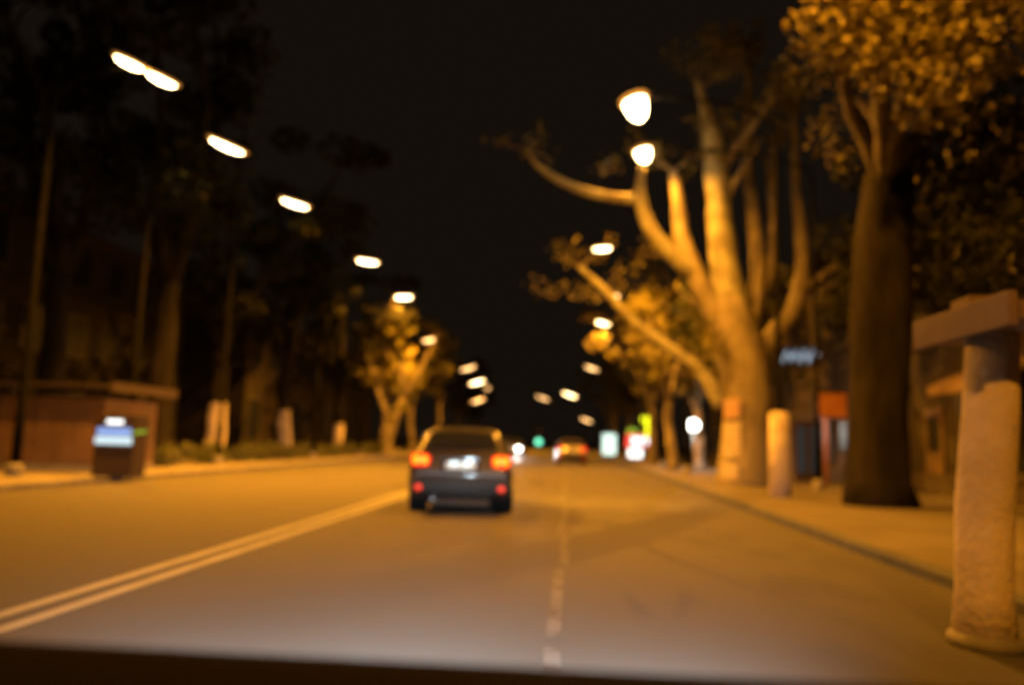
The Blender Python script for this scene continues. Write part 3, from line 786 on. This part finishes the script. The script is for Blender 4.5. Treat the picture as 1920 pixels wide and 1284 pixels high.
# lit cooler standing at the kiosk corner
cl = empty("lit_cooler", at(222, 880, 18.6)); cl.location.z = .12
tag(cl, "glowing blue and white drinks cooler standing beside the brown kiosk", "cooler")
def cooler(name, x0, x1, z0, z1, mt, y=-.32):
    mb = MB(); mb.span(x0, x1, y - .02, y, z0, z1); return mb.build(name, MATS[mt], cl)
mb = MB(); mb.span(-.5, .5, -.3, .3, 0, 1.5); mb.build("cabinet", MATS["kiosk_trim"], cl, bevel=.02)
cooler("lit_panel", -.42, .42, 1.0, 1.17, "glow_blue"); cooler("lit_shelf", -.46, .46, .78, .96, "glow_paleblue"); cooler("lit_header", -.2, .2, 1.27, 1.36, "glow_coldwhite")
mb = MB(); mb.prism([(.46, 1.07), (.62, 1.12), (.8, 1.13), (.8, 1.08), (.62, 1.06), (.47, 1.03)], -.34, -.3, 'y'); mb.build("green_price_tag", MATS["glow_green"], cl)

# ------------------------------------------------------------------ right side: stop canopy on a thick pale column
stop = empty("stop_canopy", (2.8, 5.6, 0)); tag(stop, "bus stop canopy with brown slab roof on a thick pale column at the right edge", "bus shelter")
def sb(name, fn, mt, **kw):
    mb = MB(); fn(mb); o = mb.build(name, MATS[mt], stop, **kw); o.location = (-2.8, -5.6, 0); return o
sb("roof_slab", lambda m_: m_.span(2.765, 6.2, 4.95, 6.3, 2.09, 2.21), "canopy_panel", bevel=.01)
sb("roof_edge", lambda m_: m_.span(2.70, 2.762, 4.95, 6.3, 2.05, 2.27), "canopy_panel", bevel=.01)
sb("vent_box", lambda m_: m_.span(2.95, 3.25, 5.9, 6.2, 2.212, 2.42), "canopy_panel", bevel=.01)
sb("back_wall", lambda m_: m_.span(6.05, 6.15, 4.95, 6.3, .12, 2.085), "wood_dark")
for yy in (5.05, 6.2):
    sb("support_post", lambda m_, yy=yy: m_.span(5.8, 5.88, yy - .04, yy + .04, .12, 2.085), "wood_dark")
sb("bench_seat", lambda m_: m_.span(5.5, 5.95, 5.0, 6.25, .52, .58), "wood_dark")
mb = MB(); mb.tube([(0, 0, 0), (.01, 0, .35), (.05, .02, .9), (.11, .03, 1.5), (.16, .04, 2.085)], [.2, .18, .18, .175, .165], 20, rough=.1)
column = mb.build("column", MATS["concrete_bright"], stop, True)
mb = MB(); mb.tube([(0, 0, 0), (0, 0, .06), (0, 0, .09)], [.235, .23, .19], 18); mb.build("column_foot", MATS["concrete"], column, True)
bn = empty("litter_bin", (3.44, 5.8, .006)); tag(bn, "black litter bin behind the pale column at the right edge", "bin")
mb = MB(); mb.tube([(0, 0, 0.02), (0, 0, .06), (0, 0, .55)], [.14, .16, .19], 16); mb.build("bin_body", MATS["black_plastic"], bn, True)
mb = MB(); mb.tube([(0, 0, .555), (0, 0, .60)], [.2, .2], 16); mb.build("rim", MATS["black_plastic"], bn)

# ------------------------------------------------------------------ buildings
def building(name, x_front, facing, y0, y1, height, depth, label, wallm, floors, bay, lit=(), seed=1):
    """facade on the plane x = x_front, facing +-X"""
    root = empty(name, (x_front, (y0 + y1) / 2, .12)); tag(root, label, "building")
    cy = (y0 + y1) / 2; hl = (y1 - y0) / 2
    s = -facing
    def bx(nm, xa, xb, ya, yb, za, zb, mt, parent=root, **kw):
        mb = MB(); mb.span(min(xa, xb), max(xa, xb), ya - cy, yb - cy, za, zb); return mb.build(nm, MATS[mt], parent, **kw)
    bx("wall", .12 * s, depth * s, y0, y1, 0, height, wallm)
    bx("cornice", -.25 * s, .3 * s, y0 - .1, y1 + .1, height - .35, height - .05, "trim_stone")
    bx("plinth", 0, .118 * s, y0, y1, 0, .6, "trim_stone")
    mb = MB(); mb.prism([(-.35 * s, height), (depth * s + .3 * s, height), (depth * .5 * s, height + 2.2)], -hl - .2, hl + .2, 'y'); mb.build("roof", MATS["roof_tin"], root)
    fh = (height - .6) / floors
    pier_y = y0
    n = int((y1 - y0) / bay)
    for f in range(floors):
        bx("string_course", 0.02 * s, .118 * s, y0, y1, .6 + fh * (f + 1) - .25, .6 + fh * (f + 1) - .1, "trim_stone") if f < floors - 1 else None
        for i in range(n):
            yc = y0 + (i + .5) * bay
            zb = .6 + f * fh + .7; zt = zb + fh * .55
            if f == 0: zb = .75; zt = fh * .82
            w = bay * (.26 if f else .36)
            if f == 0 and i % 3 == 1:
                d = bx("door", .06 * s, .115 * s, yc - .55, yc + .55, .02, 2.4, "wood_dark"); bx("door_pane", .045 * s, .058 * s, yc - .35, yc + .35, 1.2, 2.2, "window_glass", d)
                continue
            wdw = bx("window", .05 * s, .116 * s, yc - w - .1, yc + w + .1, zb - .1, zt + .1, "window_frame")
            for q in (-1, 1):
                bx("pane", .035 * s, .048 * s, yc + (q - 1) * w / 2 + .03, yc + (q + 1) * w / 2 - .03, zb, zt, "window_glass", wdw)
            bx("sill", -.08 * s, .112 * s, yc - w - .18, yc + w + .18, zb - .2, zb - .105, "trim_stone", wdw)
    return root
building("shop_building", 10.2, -1, 12.0, 34.0, 8.2, 9, "dark two-storey shop building behind the trees on the right", "plaster_brown", 2, 2.4)
building("ochre_house", 10.6, -1, 35.0, 60.0, 9.4, 9, "dark ochre house behind the glowing signs on the right", "plaster_ochre", 3, 2.5)
building("apartment_house", -23.5, 1, 8.0, 46.0, 10.5, 10, "dim three-storey house behind the trees on the left", "plaster_brown", 3, 2.9)
building("far_house", -21.0, 1, 50.0, 84.0, 9.0, 10, "far dim house behind the yellow-lit tree on the left", "plaster_ochre", 2, 3.0)

# shop things on the right
aw = empty("shop_awning", (9.0, 18.5, 2.9)); tag(aw, "brown awning over the shop front right of the dark trunk", "awning")
for i in range(9):
    mb = MB(); mb.prism([(1.2, .55), (0.0, 0.0), (0.0, -.22), (.02, -.22), (.02, -.01), (1.2, .52)], -1.8 + i * .4, -1.8 + i * .4 + .385, 'y')
    mb.build("awning_strip", MATS["canopy_panel"], aw)
p = at(1562, 760, 26)
bs = empty("box_sign", (p.x, p.y, p.z)); tag(bs, "square orange box sign on a post between the two trunks", "sign")
mb = MB(); mb.box((0, 0, 0), (.85, .16, .8)); mb.build("sign_box", MATS["sign_orange"], bs, bevel=.03)
mb = MB(); mb.tube([(-.25, 0, -.4), (-.25, 0, -(p.z - .12))], .06, 10); mb.build("post", MATS["sign_orange"], bs, True)
mb = MB(); mb.span(-.46, .46, -.10, .10, .4, .46); mb.build("sign_cap", MATS["kiosk_trim"], bs)
# bluish neon scribble on the shop front
p = at(1495, 668, 29.5)
ns = empty("neon_sign", (p.x, p.y, p.z)); tag(ns, "faint bluish neon scribble above the shop front", "sign")
rng = random.Random(3)
for i in range(4):
    mb = MB(); x = -.55 + i * .32
    mb.tube([(x, 0, -.22 + rng.uniform(-.05, .05)), (x + .08, 0, .05), (x + .18, 0, .24 + rng.uniform(-.1, .1)), (x + .2, 0, .02), (x + .3, 0, -.1), (x + .38, 0, .12 + rng.uniform(-.1, .1))], .025, 6)
    mb.build("neon_tube", MATS["neon_blue"], ns, True)
mb = MB(); mb.span(-.8, .95, .05, .12, -.36, .38); mb.build("backing_board", MATS["wood_dark"], ns)
mb = MB(); mb.tube([(-.6, .12, -.36), (-.6, .12, -(p.z - .12))], .05, 8); mb.build("bracket_post", MATS["steel_grey"], ns)
p = at(1515, 818, 29)
ds = empty("glass_door", (p.x, p.y, .12)); tag(ds, "narrow glass shop door glowing faint cyan between the trunks", "door")
mb = MB(); mb.span(-.5, .5, 0, .08, 0, 2.2); mb.build("door_frame", MATS["wood_dark"], ds)
for x0, x1 in ((-.4, -.1), (.08, .4)):
    mb = MB(); mb.span(x0, x1, -.02, -.002, .3, 2.0); mb.build("pane", MATS["door_glow"], ds)

# white wall lamp and its post
p = at(1300, 797, 41)
wl = empty("white_lamp", (p.x, p.y, .12)); tag(wl, "bright white lamp on a short post beside the whitewashed tree", "lamp")
mb = MB(); mb.tube([(0, 0, 0), (0, 0, p.z - .4)], .05, 10); mb.build("post", MATS["steel_grey"], wl, True)
mb = MB(); mb.ell((0, 0, p.z - .12), (.3, .3, .3), 16, 10); mb.build("globe", MATS["glow_white"], wl, True)
mb = MB(); mb.tube([(0, 0, p.z - .45), (0, 0, p.z - .36)], [.1, .15], 12); mb.build("collar", MATS["steel_grey"], wl)
spot(wl, (0, -.45, p.z - .12), 60, (1, .97, .85), 170, .4, (0, -.4, -1), "globe_light")

# sign totem with glowing shapes
TY = 56.0
p = at(1197, 834, TY)
tt = empty("sign_totem", (p.x, TY, .12)); tag(tt, "glowing sign totem with yellow-green shapes over red and white panels", "sign")
def tp_(px, py): q = at(px, py, TY); return q.x - p.x, q.z - .12
mb = MB(); mb.tube([(-.45, .12, 0), (-.45, .12, 2.6)], .06, 8); mb.tube([(.35, .12, 0), (.35, .12, 2.9)], .06, 8); mb.build("frame", MATS["steel_grey"], tt)
def glow_ball(name, pts_, mt, r):
    mb = MB(); mb.tube([(tp_(*q)[0], -.02, tp_(*q)[1]) for q in pts_], r, 10); return mb.build(name, MATS[mt], tt, True)
glow_ball("yellow_emblem", [(1203, 786), (1214, 786), (1220, 790), (1212, 797), (1220, 800), (1216, 808), (1209, 815)], "glow_yellowgreen", .2)
glow_ball("green_emblem", [(1178, 812), (1182, 806), (1190, 806), (1194, 812)], "glow_green", .15)
def tpanel(name, x0, x1, y0, y1, mt, dy=0.0):
    a = tp_(x0, y1); c_ = tp_(x1, y0); mb = MB(); mb.span(a[0], c_[0], -.06 - dy, .06, max(a[1], .25), c_[1]); return mb.build(name, MATS[mt], tt, bevel=.02)
rp = tpanel("red_panel", 1174, 1224, 815, 838, "glow_red")
tpanel("white_stripe", 1184, 1220, 820, 832, "glow_coldwhite", .03)
tpanel("white_panel", 1178, 1206, 841, 859, "glow_coldwhite")
# tall cyan-white lit advertising panel
PY = 66.0
p = at(1142, 840, PY)
ad = empty("lit_panel_stand", (p.x, PY, .12)); tag(ad, "upright advertising panel glowing pale cyan, left of the sign totem", "advertising panel")
mb = MB(); mb.span(-.62, .62, -.1, .1, .18, 2.05); mb.build("cabinet", MATS["steel_grey"], ad, bevel=.03)
mb = MB(); mb.span(-.54, .54, -.13, -.102, .28, 1.97); mb.build("lit_face", MATS["glow_cyan"], ad)
mb = MB(); mb.span(-.3, .3, -.08, .08, 0, .178); mb.build("foot", MATS["steel_grey"], ad)
# green traffic signal far ahead on the centre line
p = at(1010, 830, 95)
ts = empty("traffic_signal", (p.x, 95, 0)); tag(ts, "far traffic signal showing green beside the oncoming headlight", "traffic light")
mb = MB(); mb.tube([(0, 0, 0), (0, 0, 2.9)], .06, 8); mb.build("post", MATS["steel_grey"], ts)
mb = MB(); mb.span(-.22, .22, -.2, -.06, .9, 2.7); mb.build("signal_box", MATS["black_plastic"], ts, bevel=.03)
for z, mt in ((1.28, "glow_signal"), (1.85, "black_plastic"), (2.4, "black_plastic")):
    mb = MB(); mb.tube([(0, -.2, z), (0, -.26, z)], [.36 if mt == "glow_signal" else .2, .3 if mt == "glow_signal" else .18], 16); mb.build("signal_lens", MATS[mt], ts, True)
